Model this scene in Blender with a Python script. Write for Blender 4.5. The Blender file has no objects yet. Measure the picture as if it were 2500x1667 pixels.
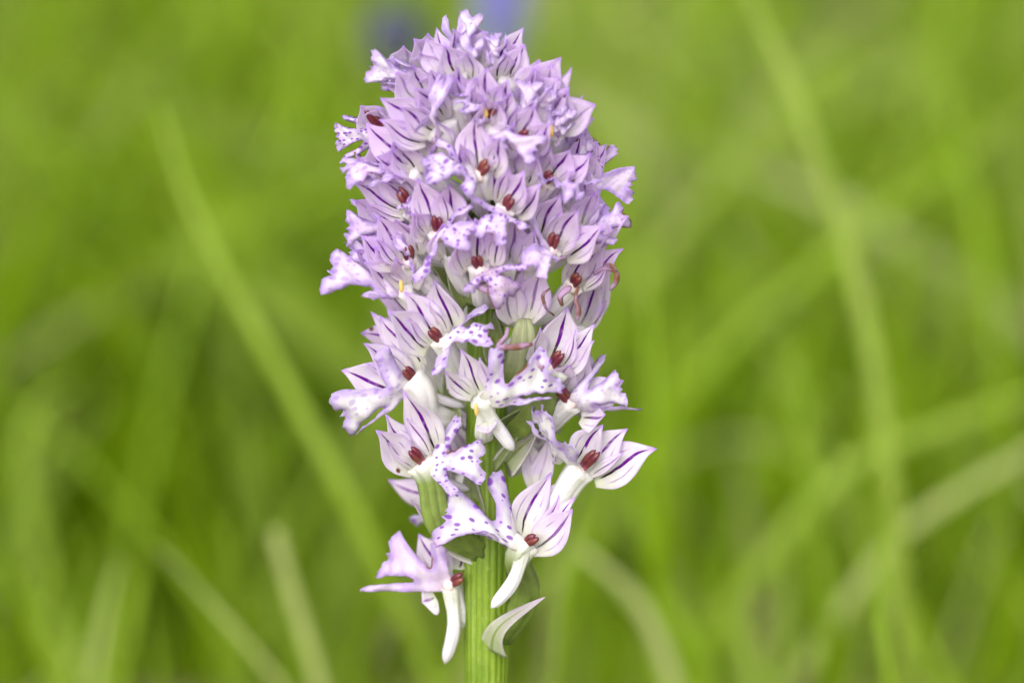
import bpy, math, random
import numpy as np
from mathutils import Vector
from mathutils.geometry import delaunay_2d_cdt

random.seed(7)
rng = np.random.default_rng(7)
sc = bpy.context.scene
col = sc.collection
rad = math.radians

# ------------------------------------------------------------------ camera
D0 = 0.40                     # camera to the stem, metres
PITCH = rad(11)
MMPX = 0.125 / 2500           # metres per photograph pixel at the stem
VR = np.array([1.0, 0, 0])
VT = np.array([0, -math.cos(PITCH), math.sin(PITCH)])      # towards the viewer
VU = np.array([0, math.sin(PITCH), math.cos(PITCH)])
O = np.array([0, 0, 0.20])
CAM = O + VT * D0
cam = bpy.data.cameras.new('camera')
co = bpy.data.objects.new('camera', cam)
col.objects.link(co)
co.location = CAM
co.rotation_euler = (math.pi / 2 - PITCH, 0, 0)
cam.sensor_width = 36
cam.lens = 36 * D0 / 0.125
cam.clip_start = 0.01
cam.clip_end = 500
cam.dof.use_dof = True
cam.dof.focus_distance = D0 - 0.007
cam.dof.aperture_fstop = 10.0
sc.camera = co

# ------------------------------------------------------------------ light
SUN_EL, SUN_AZ = rad(32), rad(200)      # azimuth measured from +Y clockwise
w = bpy.data.worlds.new('World')
sc.world = w
w.use_nodes = True
wn = w.node_tree
wn.nodes.clear()
sky = wn.nodes.new('ShaderNodeTexSky')
sky.sky_type = 'NISHITA'
sky.sun_disc = False
sky.sun_elevation = SUN_EL
sky.sun_rotation = SUN_AZ
sky.dust_density = 4.0
hs = wn.nodes.new('ShaderNodeHueSaturation')
hs.inputs['Saturation'].default_value = 0.25      # thin overcast
bg = wn.nodes.new('ShaderNodeBackground')
bg.inputs['Strength'].default_value = 0.115
wo = wn.nodes.new('ShaderNodeOutputWorld')
wn.links.new(sky.outputs[0], hs.inputs['Color'])
wn.links.new(hs.outputs[0], bg.inputs['Color'])
wn.links.new(bg.outputs[0], wo.inputs['Surface'])
sl = bpy.data.lights.new('sun', 'SUN')
sl.energy = 1.5
sl.angle = rad(85)
sl.color = (1.0, 0.97, 0.935)
so = bpy.data.objects.new('sun', sl)
col.objects.link(so)
sd = Vector((math.sin(SUN_AZ) * math.cos(SUN_EL), math.cos(SUN_AZ) * math.cos(SUN_EL), math.sin(SUN_EL)))
so.rotation_euler = (-sd).to_track_quat('-Z', 'Y').to_euler()
so.location = sd * 5

vs = sc.view_settings
vs.view_transform = 'Standard'
vs.look = 'None'
vs.gamma = 1
vs.exposure = 0.69
vs.use_curve_mapping = False
sc.cycles.use_denoising = True
sc.cycles.max_bounces = 12
sc.cycles.transmission_bounces = 10
sc.cycles.diffuse_bounces = 8


# ------------------------------------------------------------------ helpers
def nrm(v):
    v = np.asarray(v, float)
    return v / (np.linalg.norm(v) + 1e-12)


def P(x, y, wmm=0.0):
    """point of the plant seen at photograph pixel x,y; wmm = millimetres nearer than the stem"""
    wd = wmm * 0.001
    k = (D0 - wd) / D0 * MMPX
    return O + VR * (x - 1250) * k + VU * (833.5 - y) * k + VT * wd


def at(x, y, dist):
    """point seen at pixel x,y at a distance (metres along the view) from the camera"""
    return P(x, y, (D0 - dist) * 1000)


AX_Y = [-200, 300, 900, 1300, 1700]
AX_X = [1160, 1172, 1188, 1190, 1187]


def axis_x(py):
    return float(np.interp(py, AX_Y, AX_X))


def axis_w(py):
    return 0.07 * (833 - py) * 0.05


def axisP(py):
    return P(axis_x(py), py, axis_w(py))


def new_mesh(name, verts, faces, mat, parent=None, origin=None, uv=None, uv2=None, smooth=True, thick=0.0):
    verts = np.asarray(verts, float)
    loc = np.zeros(3) if origin is None else np.asarray(origin, float)
    me = bpy.data.meshes.new(name)
    me.from_pydata([tuple(v) for v in (verts - loc)], [], [tuple(int(i) for i in f) for f in faces])
    if uv is not None:
        li = np.empty(len(me.loops), dtype=np.int32)
        me.loops.foreach_get('vertex_index', li)
        for nm, src in (('UVMap', uv), ('edge', uv2)):
            if src is None:
                continue
            lay = me.uv_layers.new(name=nm)
            lay.data.foreach_set('uv', np.asarray(src, np.float32)[li].ravel())
    if smooth:
        me.polygons.foreach_set('use_smooth', [True] * len(me.polygons))
    me.update()
    me.materials.append(mat)
    o = bpy.data.objects.new(name, me)
    col.objects.link(o)
    if parent is not None:
        o.parent = parent
        pl = np.array(parent['_org']) if '_org' in parent else np.zeros(3)
        o.location = loc - pl
    else:
        o.location = loc
    if thick:
        m = o.modifiers.new('thickness', 'SOLIDIFY')
        m.thickness = thick
        m.offset = 0
    o['_org'] = [float(a) for a in loc]
    if mat.name.startswith('sepal'):
        o['vw'] = 1.7 if name == 'petal' else 1.0
    return o


def grid_faces(nu, nv, closed=False):
    f = []
    for j in range(nv - 1):
        for i in range(nu if closed else nu - 1):
            a, b = j * nu + i, j * nu + (i + 1) % nu
            f.append((a, b, b + nu, a + nu))
    return f


def bez(p0, p1, p2, n):
    t = np.linspace(0, 1, n)[:, None]
    return (1 - t) ** 2 * p0 + 2 * t * (1 - t) * p1 + t * t * p2


def smooth_path(pts, n):
    pts = np.asarray(pts, float)
    s = np.r_[0, np.cumsum(np.linalg.norm(np.diff(pts, axis=0), axis=1))]
    m = np.gradient(pts, s, axis=0)
    t = np.linspace(0, s[-1], n)
    i = np.clip(np.searchsorted(s, t) - 1, 0, len(s) - 2)
    h = (s[i + 1] - s[i])[:, None]
    u = (t - s[i])[:, None] / h
    return ((2 * u**3 - 3 * u**2 + 1) * pts[i] + (u**3 - 2 * u**2 + u) * h * m[i]
            + (-2 * u**3 + 3 * u**2) * pts[i + 1] + (u**3 - u**2) * h * m[i + 1])


def tube(path, radii, n=14, rib=0.0, nrib=6, cap=True, twist=0.0):
    path = np.asarray(path, float)
    tg = np.gradient(path, axis=0)
    ref = np.array([0.31, 0.77, 0.2])
    V, UVv = [], []
    m = len(path)
    L = np.r_[0, np.cumsum(np.linalg.norm(np.diff(path, axis=0), axis=1))]
    for k in range(m):
        t = nrm(tg[k])
        a = nrm(np.cross(t, ref)); b = np.cross(t, a)
        for i in range(n):
            th = 2 * math.pi * i / n
            r = radii[k] * (1 + rib * math.cos(nrib * th + twist * k / m))
            V.append(path[k] + r * (math.cos(th) * a + math.sin(th) * b))
            UVv.append((i / n, L[k] / L[-1]))
    F = grid_faces(n, m, True)
    if cap:
        V.append(path[0]); UVv.append((0, 0)); V.append(path[-1]); UVv.append((0, 1))
        c0, c1 = len(V) - 2, len(V) - 1
        for i in range(n):
            F.append((c0, (i + 1) % n, i))
            F.append((c1, (m - 1) * n + i, (m - 1) * n + (i + 1) % n))
    return np.array(V), F, np.array(UVv)


# ------------------------------------------------------------------ materials
class NB:
    def __init__(self, name):
        self.m = bpy.data.materials.new(name)
        self.m.use_nodes = True
        self.t = self.m.node_tree
        self.t.nodes.clear()
        self.out = self.t.nodes.new('ShaderNodeOutputMaterial')

    def n(self, ty, **kw):
        nd = self.t.nodes.new(ty)
        for k, v in kw.items():
            setattr(nd, k, v)
        return nd

    def link(self, a, b):
        self.t.links.new(a, b)

    def setin(self, sock, v):
        if isinstance(v, (int, float)):
            sock.default_value = v
        elif isinstance(v, tuple):
            sock.default_value = v if len(v) == 4 or sock.type == 'VECTOR' else (*v, 1)
        else:
            self.link(v, sock)

    def math(self, op, a, b=None, c=None, clamp=False):
        nd = self.n('ShaderNodeMath', operation=op)
        nd.use_clamp = clamp
        for i, v in enumerate((a, b, c)):
            if v is not None:
                self.setin(nd.inputs[i], v)
        return nd.outputs[0]

    def mix(self, f, a, b):
        nd = self.n('ShaderNodeMix', data_type='RGBA')
        self.setin(nd.inputs['Factor'], f)
        self.setin(nd.inputs['A'], a)
        self.setin(nd.inputs['B'], b)
        return nd.outputs['Result']

    def step(self, v, lo, hi, a=0.0, b=1.0):
        nd = self.n('ShaderNodeMapRange', interpolation_type='SMOOTHSTEP')
        self.setin(nd.inputs['Value'], v)
        nd.inputs['From Min'].default_value = lo
        nd.inputs['From Max'].default_value = hi
        nd.inputs['To Min'].default_value = a
        nd.inputs['To Max'].default_value = b
        return nd.outputs['Result']

    def uv(self, name='UVMap'):
        u = self.n('ShaderNodeUVMap', uv_map=name)
        s = self.n('ShaderNodeSeparateXYZ')
        self.link(u.outputs[0], s.inputs[0])
        return u.outputs[0], s.outputs[0], s.outputs[1]

    def prop(self, name):
        a = self.n('ShaderNodeAttribute', attribute_type='OBJECT', attribute_name=name)
        return a.outputs['Fac']

    def geom(self, name):
        a = self.n('ShaderNodeAttribute', attribute_type='GEOMETRY', attribute_name=name)
        return a.outputs['Fac']

    def noise(self, scale, detail=2.0, vec=None, rough=0.5):
        nd = self.n('ShaderNodeTexNoise')
        nd.inputs['Scale'].default_value = scale
        nd.inputs['Detail'].default_value = detail
        nd.inputs['Roughness'].default_value = rough
        if vec is None:
            vec = self.n('ShaderNodeTexCoord').outputs['Object']
        self.link(vec, nd.inputs['Vector'])
        return nd.outputs['Fac']

    def surface(self, color, trans=0.3, rough=0.5, bump=None, bstr=0.3, bdist=0.0001, spec=0.3, tcol=None, sheen=0.0):
        p = self.n('ShaderNodeBsdfPrincipled')
        self.setin(p.inputs['Base Color'], color)
        self.setin(p.inputs['Roughness'], rough)
        p.inputs['Specular IOR Level'].default_value = spec
        p.inputs['Sheen Weight'].default_value = sheen
        nrmsock = None
        if bump is not None:
            b = self.n('ShaderNodeBump')
            b.inputs['Strength'].default_value = bstr
            b.inputs['Distance'].default_value = bdist
            self.link(bump, b.inputs['Height'])
            nrmsock = b.outputs[0]
            self.link(nrmsock, p.inputs['Normal'])
        if trans:
            tr = self.n('ShaderNodeBsdfTranslucent')
            self.setin(tr.inputs['Color'], tcol if tcol is not None else color)
            if nrmsock:
                self.link(nrmsock, tr.inputs['Normal'])
            mx = self.n('ShaderNodeMixShader')
            mx.inputs[0].default_value = trans
            self.link(p.outputs[0], mx.inputs[1])
            self.link(tr.outputs[0], mx.inputs[2])
            self.link(mx.outputs[0], self.out.inputs['Surface'])
        else:
            self.link(p.outputs[0], self.out.inputs['Surface'])
        return self.m


WHITE = (0.94, 0.91, 0.95)
GREENW = (0.76, 0.79, 0.64)
LILAC = (0.87, 0.67, 0.96)
DEEP = (0.60, 0.31, 0.92)
VEIN = (0.24, 0.004, 0.42)
DARK = (0.055, 0.025, 0.025)


def make_sepal_mat():
    b = NB('sepal tissue')
    vec, u, v = b.uv()
    tint = b.prop('tint'); vein = b.prop('vein')
    wob = b.math('MULTIPLY', b.math('SUBTRACT', b.noise(500, 2), 0.5), 0.07)
    fine = b.noise(2600, 3, rough=0.7)
    uu = b.math('ABSOLUTE', b.math('SUBTRACT', b.math('ADD', u, wob), 0.5))
    c = b.mix(b.step(b.math('MULTIPLY_ADD', b.noise(350, 3), 0.25, v), 0.08, 0.62), GREENW, WHITE)
    lil = b.math('MULTIPLY', b.step(v, 0.1, 0.9), b.math('MULTIPLY_ADD', tint, 0.75, 0.22), clamp=True)
    c = b.mix(lil, c, LILAC)
    c = b.mix(b.math('MULTIPLY', tint, 0.30), c, LILAC)
    blot = b.step(b.noise(420, 3), 0.45, 0.72)
    c = b.mix(b.math('MULTIPLY', blot, 0.16), c, DEEP)
    edge = b.math('MULTIPLY', b.step(uu, 0.36, 0.5), 0.24)
    c = b.mix(edge, c, DEEP)
    tip = b.math('MULTIPLY', b.step(v, 0.84, 1.0), 0.75)
    c = b.mix(tip, c, DEEP)
    # pigment veins
    prof = b.math('MULTIPLY', b.step(v, 0.05, 0.14), b.step(v, 0.82, 0.96, 1, 0))
    wid = b.math('MULTIPLY_ADD', b.step(v, 0.2, 0.75), 0.016, 0.040)
    wid = b.math('MULTIPLY', wid, b.prop('vw'))
    mid = b.math('SUBTRACT', 1.0, b.math('DIVIDE', uu, wid), clamp=True)
    mid = b.math('MULTIPLY', b.step(mid, 0.0, 0.35), b.math('MULTIPLY', prof, vein))
    mid = b.math('MULTIPLY', mid, b.step(b.noise(700, 2), 0.25, 0.5, 0.55, 1.0))
    vc = b.mix(b.step(v, 0.22, 0.45), DARK, VEIN)
    side = b.math('ABSOLUTE', b.math('SUBTRACT', uu, b.math('MULTIPLY_ADD', v, -0.05, 0.27)))
    sm = b.math('SUBTRACT', 1.0, b.math('DIVIDE', side, 0.030), clamp=True)
    sprof = b.math('MULTIPLY', b.step(v, 0.14, 0.25), b.step(v, 0.48, 0.70, 1, 0))
    sbrk = b.step(b.noise(330, 1), 0.36, 0.5)
    sm = b.math('MULTIPLY', b.math('MULTIPLY', sm, 0.75), b.math('MULTIPLY', sprof, b.math('MULTIPLY', vein, sbrk)))
    c = b.mix(sm, c, (0.30, 0.06, 0.48))
    c = b.mix(mid, c, vc)
    # rare brown flecks of wear
    vo = b.n('ShaderNodeTexVoronoi'); vo.inputs['Scale'].default_value = 260
    b.link(b.n('ShaderNodeTexCoord').outputs['Object'], vo.inputs['Vector'])
    fl = b.math('MULTIPLY', b.step(vo.outputs['Distance'], 0.05, 0.11, 1, 0), b.step(b.noise(90, 0), 0.62, 0.66))
    c = b.mix(fl, c, (0.22, 0.09, 0.05))
    h = b.math('ADD', b.math('MULTIPLY', fine, 0.5), b.math('MULTIPLY', b.noise(600, 2), 0.6))
    return b.surface(c, 0.56, 0.45, h, 0.8, 0.0002, 0.3)


def make_lip_mat():
    b = NB('lip tissue')
    vec, u, v = b.uv()
    _, ed, _2 = b.uv('edge')
    tint = b.prop('tint'); spot = b.prop('spot'); age = b.prop('age')
    c = b.mix(b.step(v, 0.0, 0.22), (0.80, 0.80, 0.68), (0.90, 0.885, 0.91))
    nz = b.noise(480, 3)
    e = b.math('MULTIPLY', b.step(b.math('MULTIPLY_ADD', nz, -0.10, ed), -0.02, 0.055, 1, 0), b.step(v, 0.1, 0.3))
    c = b.mix(b.math('MULTIPLY', tint, 0.72, clamp=True), c, LILAC)
    c = b.mix(b.math('MULTIPLY', e, 0.55), c, (0.55, 0.34, 0.84))
    c = b.mix(b.math('MULTIPLY', b.step(nz, 0.46, 0.75), b.math('MULTIPLY_ADD', tint, 0.45, 0.02)), c, DEEP)
    mp = b.n('ShaderNodeMapping'); mp.inputs['Scale'].default_value = (10.5, 7.5, 1)
    b.link(vec, mp.inputs['Vector'])
    cmb = b.n('ShaderNodeVectorMath', operation='ADD')
    b.link(mp.outputs[0], cmb.inputs[0])
    rnd = b.n('ShaderNodeObjectInfo').outputs['Random']
    cx = b.n('ShaderNodeCombineXYZ')
    b.link(b.math('MULTIPLY', rnd, 37.0), cx.inputs[0]); b.link(b.math('MULTIPLY', rnd, 91.0), cx.inputs[1])
    b.link(cx.outputs[0], cmb.inputs[1])
    vo = b.n('ShaderNodeTexVoronoi', voronoi_dimensions='2D')
    vo.inputs['Scale'].default_value = 1.0
    vo.inputs['Randomness'].default_value = 0.75
    b.link(cmb.outputs[0], vo.inputs['Vector'])
    sp = b.n('ShaderNodeSeparateColor')
    b.link(vo.outputs['Color'], sp.inputs[0])
    rr = b.math('MULTIPLY_ADD', sp.outputs[0], 0.26, 0.13)
    dd = b.math('DIVIDE', b.math('MULTIPLY_ADD', b.math('SUBTRACT', nz, 0.5), 0.32, vo.outputs['Distance']), rr)
    s = b.math('MULTIPLY', b.step(dd, 0.60, 1.10, 1, 0), b.step(sp.outputs[1], 0.22, 0.30))
    s = b.math('MULTIPLY', s, b.math('MULTIPLY', spot, b.step(v, 0.12, 0.2)))
    c = b.mix(b.math('MULTIPLY', s, 0.85), c, (0.30, 0.06, 0.60))
    br = b.math('MULTIPLY', b.step(b.math('MULTIPLY_ADD', nz, -0.06, ed), -0.022, -0.004, 1, 0),
                b.step(b.noise(170, 1), 0.62, 0.70))
    br = b.math('MAXIMUM', br, b.math('MULTIPLY', age, b.step(nz, 0.42, 0.55)))
    c = b.mix(br, c, (0.30, 0.12, 0.06))
    h = b.math('ADD', b.math('MULTIPLY', b.noise(2600, 3, rough=0.7), 0.5), b.math('MULTIPLY', nz, 0.9))
    return b.surface(c, 0.52, 0.45, h, 0.8, 0.00025, 0.3)


def make_tube_mat(name, c0, c1, lo, hi, ribs):
    b = NB(name)
    vec, u, v = b.uv()
    tint = b.prop('tint')
    g = b.mix(b.step(b.noise(500, 3), 0.35, 0.7), c0, tuple(x * 0.72 for x in c0))
    c = b.mix(b.step(v, lo, hi), g, c1)
    c = b.mix(b.math('MULTIPLY', b.math('MULTIPLY', tint, 0.35), b.step(v, 0.3, 0.7)), c, LILAC)
    st = b.n('ShaderNodeTexWave', wave_type='BANDS', bands_direction='X')
    st.inputs['Scale'].default_value = ribs
    st.inputs['Distortion'].default_value = 1.0
    b.link(vec, st.inputs['Vector'])
    h = b.math('ADD', b.math('MULTIPLY', b.noise(2200, 3, rough=0.7), 0.8), b.math('MULTIPLY', st.outputs['Fac'], 0.3))
    return b.surface(c, 0.25, 0.45, h, 0.6, 0.0002, 0.35, sheen=0.1)


def make_column_mat():
    b = NB('anther')
    vec, u, v = b.uv()
    nz = b.noise(900, 3)
    c = b.mix(b.step(nz, 0.40, 0.75), (0.13, 0.014, 0.034), (0.20, 0.055, 0.032))
    c = b.mix(b.step(v, 0.22, 0.42, 0.8, 0), c, (0.40, 0.10, 0.16))
    c = b.mix(b.step(v, 0.10, 0.22, 1, 0), c, (0.80, 0.66, 0.66))
    return b.surface(c, 0.06, 0.3, nz, 0.4, 0.0001, 0.5)


def make_stem_mat():
    b = NB('stem')
    vec, u, v = b.uv()
    rv = b.geom('rib')
    nz = b.noise(260, 3)
    c = b.mix(b.step(nz, 0.35, 0.7), (0.13, 0.22, 0.007), (0.19, 0.29, 0.013))
    c = b.mix(b.math('MULTIPLY', b.step(rv, 0.62, 0.98), 0.42), c, (0.40, 0.50, 0.14))
    c = b.mix(b.math('MULTIPLY', b.step(rv, 0.35, 0.05), 0.5), c, (0.085, 0.14, 0.008))
    mp = b.n('ShaderNodeMapping'); mp.inputs['Scale'].default_value = (1, 1, 0.35)
    b.link(b.n('ShaderNodeTexCoord').outputs['Object'], mp.inputs['Vector'])
    hair = b.noise(3000, 3, mp.outputs[0], 0.75)
    c = b.mix(b.math('MULTIPLY', b.step(hair, 0.60, 0.72), 0.35), c, (0.50, 0.58, 0.26))
    return b.surface(c, 0.0, 0.42, hair, 0.55, 0.0003, 0.4, sheen=0.05)


def make_bract_mat():
    b = NB('bract tissue')
    vec, u, v = b.uv()
    gr = b.prop('green')
    nz = b.noise(500, 3)
    uu = b.math('ABSOLUTE', b.math('SUBTRACT', u, 0.5))
    green = b.mix(b.step(nz, 0.35, 0.7), (0.20, 0.27, 0.06), (0.30, 0.36, 0.12))
    pale = b.mix(b.step(v, 0.1, 0.75), (0.62, 0.66, 0.48), (0.66, 0.52, 0.74))
    c = b.mix(gr, pale, green)
    c = b.mix(b.math('MULTIPLY', b.step(uu, 0.30, 0.5), b.math('MULTIPLY_ADD', gr, -0.7, 0.8)), c, (0.70, 0.62, 0.70))
    c = b.mix(b.math('MULTIPLY', b.step(uu, 0.03, 0.075, 1, 0), b.step(v, 0.6, 0.95, 0.8, 0)), c, (0.22, 0.30, 0.05))
    c = b.mix(b.math('MULTIPLY', b.step(v, 0.75, 1.0), b.math('MULTIPLY_ADD', gr, -0.6, 0.75)), c, (0.58, 0.40, 0.72))
    return b.surface(c, 0.25, 0.45, b.noise(2500, 3, rough=0.7), 0.5, 0.0002, 0.35, sheen=0.1)


M_SEP = make_sepal_mat()
M_LIP = make_lip_mat()
M_OVG = make_tube_mat('green ovary', (0.24, 0.33, 0.06), (0.84, 0.84, 0.78), 0.80, 1.0, 5)
M_OVW = make_tube_mat('white ovary', (0.50, 0.55, 0.28), (0.86, 0.85, 0.84), 0.02, 0.35, 4)
M_OVF = make_tube_mat('fresh green ovary', (0.24, 0.33, 0.06), (0.34, 0.42, 0.12), 0.5, 1.0, 5)
M_SPUR = make_tube_mat('spur tissue', (0.82, 0.82, 0.74), (0.84, 0.80, 0.88), 0.1, 0.6, 3)
M_COL = make_column_mat()
M_STEM = make_stem_mat()
M_BRACT = make_bract_mat()
b_ = NB('withered lobe')
M_DRY = b_.surface(b_.mix(b_.step(b_.noise(500, 3), 0.4, 0.62), (0.44, 0.27, 0.46), (0.20, 0.08, 0.05)), 0.15, 0.5, b_.noise(1500, 3), 0.5, 0.0002)
b_ = NB('pollen')
M_POL = b_.surface(b_.mix(b_.noise(900, 2), (0.70, 0.42, 0.08), (0.78, 0.55, 0.22)), 0.1, 0.6, b_.noise(2500, 2), 0.4, 0.0001)


def make_grass_mat(name, cols, trans=0.5):
    b = NB(name)
    r = b.geom('tone')
    ramp = b.n('ShaderNodeValToRGB')
    cr = ramp.color_ramp
    while len(cr.elements) < len(cols):
        cr.elements.new(0.5)
    for i, (p, c) in enumerate(cols):
        cr.elements[i].position = p
        cr.elements[i].color = (*c, 1)
    b.link(r, ramp.inputs[0])
    nz = b.noise(60, 2)
    c = b.mix(b.math('MULTIPLY', b.step(nz, 0.3, 0.8), 0.3), ramp.outputs[0], (0.24, 0.37, 0.006))
    return b.surface(c, trans, 0.45, None, spec=0.4)


# ------------------------------------------------------------------ ground and meadow
def ground():
    b = NB('meadow soil')
    vec = b.n('ShaderNodeTexCoord').outputs['Object']
    c = b.mix(b.step(b.noise(9, 4, vec), 0.35, 0.65), (0.26, 0.25, 0.08), (0.22, 0.30, 0.03))
    c = b.mix(b.step(b.noise(45, 3, vec), 0.5, 0.7), c, (0.32, 0.29, 0.15))
    mat = b.surface(c, 0.0, 0.9, b.noise(120, 4, vec), 0.6, 0.01, 0.1)
    n = 61
    xs = np.sign(np.linspace(-1, 1, n)) * np.abs(np.linspace(-1, 1, n)) ** 3 * 120
    X, Y = np.meshgrid(xs, xs)
    R = np.hypot(X, Y)
    Z = 0.012 * np.sin(X * 3.1 + 1) * np.cos(Y * 2.7) * np.clip(R - 0.3, 0, 1)
    o = new_mesh('ground', np.stack([X.ravel(), Y.ravel(), Z.ravel()], 1), grid_faces(n, n), mat)
    o['kind'] = 'structure'
    o['label'] = 'meadow soil and low litter beneath the grass'


ground()


def blade_strip(path, half, side, fold=0.25):
    """keeled blade: 3 verts across"""
    m = len(path)
    tg = np.gradient(path, axis=0)
    tg /= np.linalg.norm(tg, axis=1)[:, None] + 1e-9
    s = side - tg * (tg @ side)[:, None]
    s /= np.linalg.norm(s, axis=1)[:, None] + 1e-9
    nn = np.cross(tg, s)
    V = np.stack([path - s * half[:, None] + nn * half[:, None] * fold, path,
                  path + s * half[:, None] + nn * half[:, None] * fold], 1).reshape(-1, 3)
    F = []
    for j in range(m - 1):
        a = j * 3
        F += [(a, a + 1, a + 4, a + 3), (a + 1, a + 2, a + 5, a + 4)]
    return V, F


GC = [(0.0, (0.14, 0.215, 0.002)), (0.25, (0.26, 0.425, 0.003)), (0.5, (0.33, 0.51, 0.012)),
      (0.76, (0.44, 0.56, 0.10)), (0.92, (0.54, 0.57, 0.25)), (1.0, (0.42, 0.38, 0.21))]
M_GRASS = make_grass_mat('meadow grass', GC)


def meadow():
    V, F, T = [], [], []
    base = 0

    def add(x, y, h, half, lean, az, tone, droop):
        nonlocal base
        m = 6
        t = np.linspace(0, 1, m)
        d = np.array([math.cos(az), math.sin(az), 0])
        path = np.array([x, y, -0.004]) + np.outer(t ** 1.6 * h * lean, d) + np.outer(h * (t - droop * t ** 3), [0, 0, 1])
        hw = half * np.interp(t, [0, 0.35, 0.8, 1], [0.7, 1, 0.6, 0.04])
        a2 = rng.uniform(0, math.pi)
        side = np.array([math.cos(a2), math.sin(a2), 0])
        v, f = blade_strip(path, hw, side)
        V.append(v); F.extend([(a + base, b + base, c + base, d_ + base) for a, b, c, d_ in f])
        T.append(np.full(len(v), tone)); base += len(v)

    n = 17000
    for i in range(n):
        y = 0.50 + 4.2 * rng.random() ** 1.4
        hw_ = 0.22 + 0.34 * y
        x = rng.uniform(-hw_, hw_)
        h = rng.uniform(0.06, 0.20) * (1 + 0.10 * y)
        if rng.random() < 0.12:
            h *= 1.35
        big = rng.random() < 0.14
        half = rng.uniform(0.005, 0.010) if big else rng.uniform(0.0018, 0.004)
        clump = 0.5 + 0.5 * math.sin(x * 23 / (0.5 + 0.5 * y) + 1.3 * math.sin(y * 9)) * math.cos(y * 8 + x * 5)
        dry = 0.45 if math.sin(x * 13 + 2) * math.sin(y * 8 + x * 4) > 0.72 else 0
        tone = np.clip(-0.05 + dry + 0.95 * clump + rng.normal(0, 0.2), 0, 1)
        add(x, y, h, half, rng.uniform(0.1, 0.9), rng.uniform(0, 2 * math.pi), tone, rng.uniform(0, 0.45))
    for i in range(420):           # slender nearer blades
        y = rng.uniform(0.16, 0.55)
        x = rng.uniform(-0.2 - 0.3 * y, 0.2 + 0.3 * y)
        if abs(x) < 0.03 and y < 0.25:
            continue
        add(x, y, rng.uniform(0.08, 0.185), rng.uniform(0.0007, 0.0019), rng.uniform(0.05, 0.7), rng.uniform(0, 6.28),
            np.clip(rng.normal(0.45, 0.28), 0, 1), rng.uniform(0, 0.35))
    for i in range(2600):          # short turf round the plant and in front of it
        x = rng.uniform(-0.6, 0.6); y = rng.uniform(-0.7, 0.32)
        if abs(x) < 0.012 and abs(y) < 0.02:
            continue
        add(x, y, rng.uniform(0.03, 0.085), rng.uniform(0.001, 0.0028), rng.uniform(0.1, 0.8), rng.uniform(0, 6.28),
            np.clip(rng.normal(0.4, 0.25), 0, 1), rng.uniform(0, 0.4))
    o = new_mesh('meadow_grass', np.concatenate(V), F, M_GRASS)
    at_ = o.data.attributes.new('tone', 'FLOAT', 'POINT')
    at_.data.foreach_set('value', np.concatenate(T).astype(np.float32))
    o['kind'] = 'stuff'
    o['label'] = 'dense green meadow grass blurred behind the orchid'
    o['category'] = 'grass'


meadow()


def grass_blade(pts, dist, wpx, tone, label, group=None, tipw=0.25, droot=0.0, round_=False, roottilt=0.15):
    """one long blade that can be told apart: pts run from its tip downwards"""
    n = len(pts)
    pp = [at(x, y, dist + droot * i / max(1, n - 1)) for i, (x, y) in enumerate(pts)]
    d = nrm(pp[-1] - pp[-2])
    e = pp[-1]
    zz = e[2]
    root = np.array([e[0] + d[0] * zz * 0.6 + 0.0, e[1] + roottilt * zz, -0.004])
    mid = (e + root) / 2 + np.array([d[0] * zz * 0.12, 0, 0])
    path = smooth_path(pp + [mid, root], 26)
    dist_w = (0.62 if wpx < 70 else 0.45) * wpx
    half0 = dist_w * MMPX * dist / D0 / 2
    t = np.linspace(0, 1, 26)
    half = half0 * np.interp(t, [0, 0.12, 0.4, 0.8, 1], [tipw, 0.8, 1, 0.95, 0.6])
    if round_:
        v, f, _ = tube(path, half, 8)
    else:
        v, f = blade_strip(path, half, VR + 0.2 * VT, 0.3)
    o = new_mesh('grass_blade', v, f, M_GRASS, origin=root, thick=0.0 if round_ else 0.0003)
    a = o.data.attributes.new('tone', 'FLOAT', 'POINT')
    a.data.foreach_set('value', np.full(len(v), tone, np.float32))
    o['label'] = label
    o['category'] = 'grass blade'
    if group:
        o['group'] = group


GB = 'single blades of grass behind the orchid'
grass_blade([(392, 255), (420, 370), (470, 510), (560, 690), (640, 830), (740, 1010), (830, 1180)], 0.60, 66, 0.62,
            'long yellow-green blade leaning in from the left, pointed at the orchid stem', GB)
grass_blade([(1800, -120), (1850, 40), (1925, 190), (2010, 430), (2080, 640), (2125, 830), (2150, 1000)], 0.61, 69, 0.74,
            'long pale green blade leaning right of the orchid head, crossed by an olive blade', GB)
grass_blade([(672, 1290), (700, 1400), (740, 1530), (790, 1700)], 0.57, 64, 0.86,
            'broad straw-pale blade with a blunt tip beside a thin leaning stalk', GB, 0.7)
grass_blade([(385, 1335), (450, 1400), (540, 1500), (620, 1590), (700, 1690)], 0.56, 32, 0.86,
            'thin pale stalk leaning steeply beside the broad straw-pale blade', GB)
grass_blade([(1400, 1330), (1480, 1390), (1560, 1470), (1615, 1580), (1650, 1700)], 0.60, 69, 0.90,
            'greyish pale blade arching down beside the lowest right floret', GB, 0.4)
grass_blade([(1535, 1080), (1560, 1220), (1600, 1380), (1660, 1520), (1730, 1680)], 0.64, 105, 0.30,
            'broad vivid green blade rising behind the greyish pale blade', GB)
grass_blade([(2160, 1300), (2148, 1380), (2142, 1450), (2155, 1560), (2175, 1690)], 0.52, 44, 0.48,
            'narrow bright green upright blade with a fine point', GB)
grass_blade([(2620, 1040), (2480, 1120), (2330, 1210), (2200, 1300), (2120, 1400)], 0.66, 85, 0.86,
            'pale blade slanting down from the right below a greener slanting one', GB)
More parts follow.
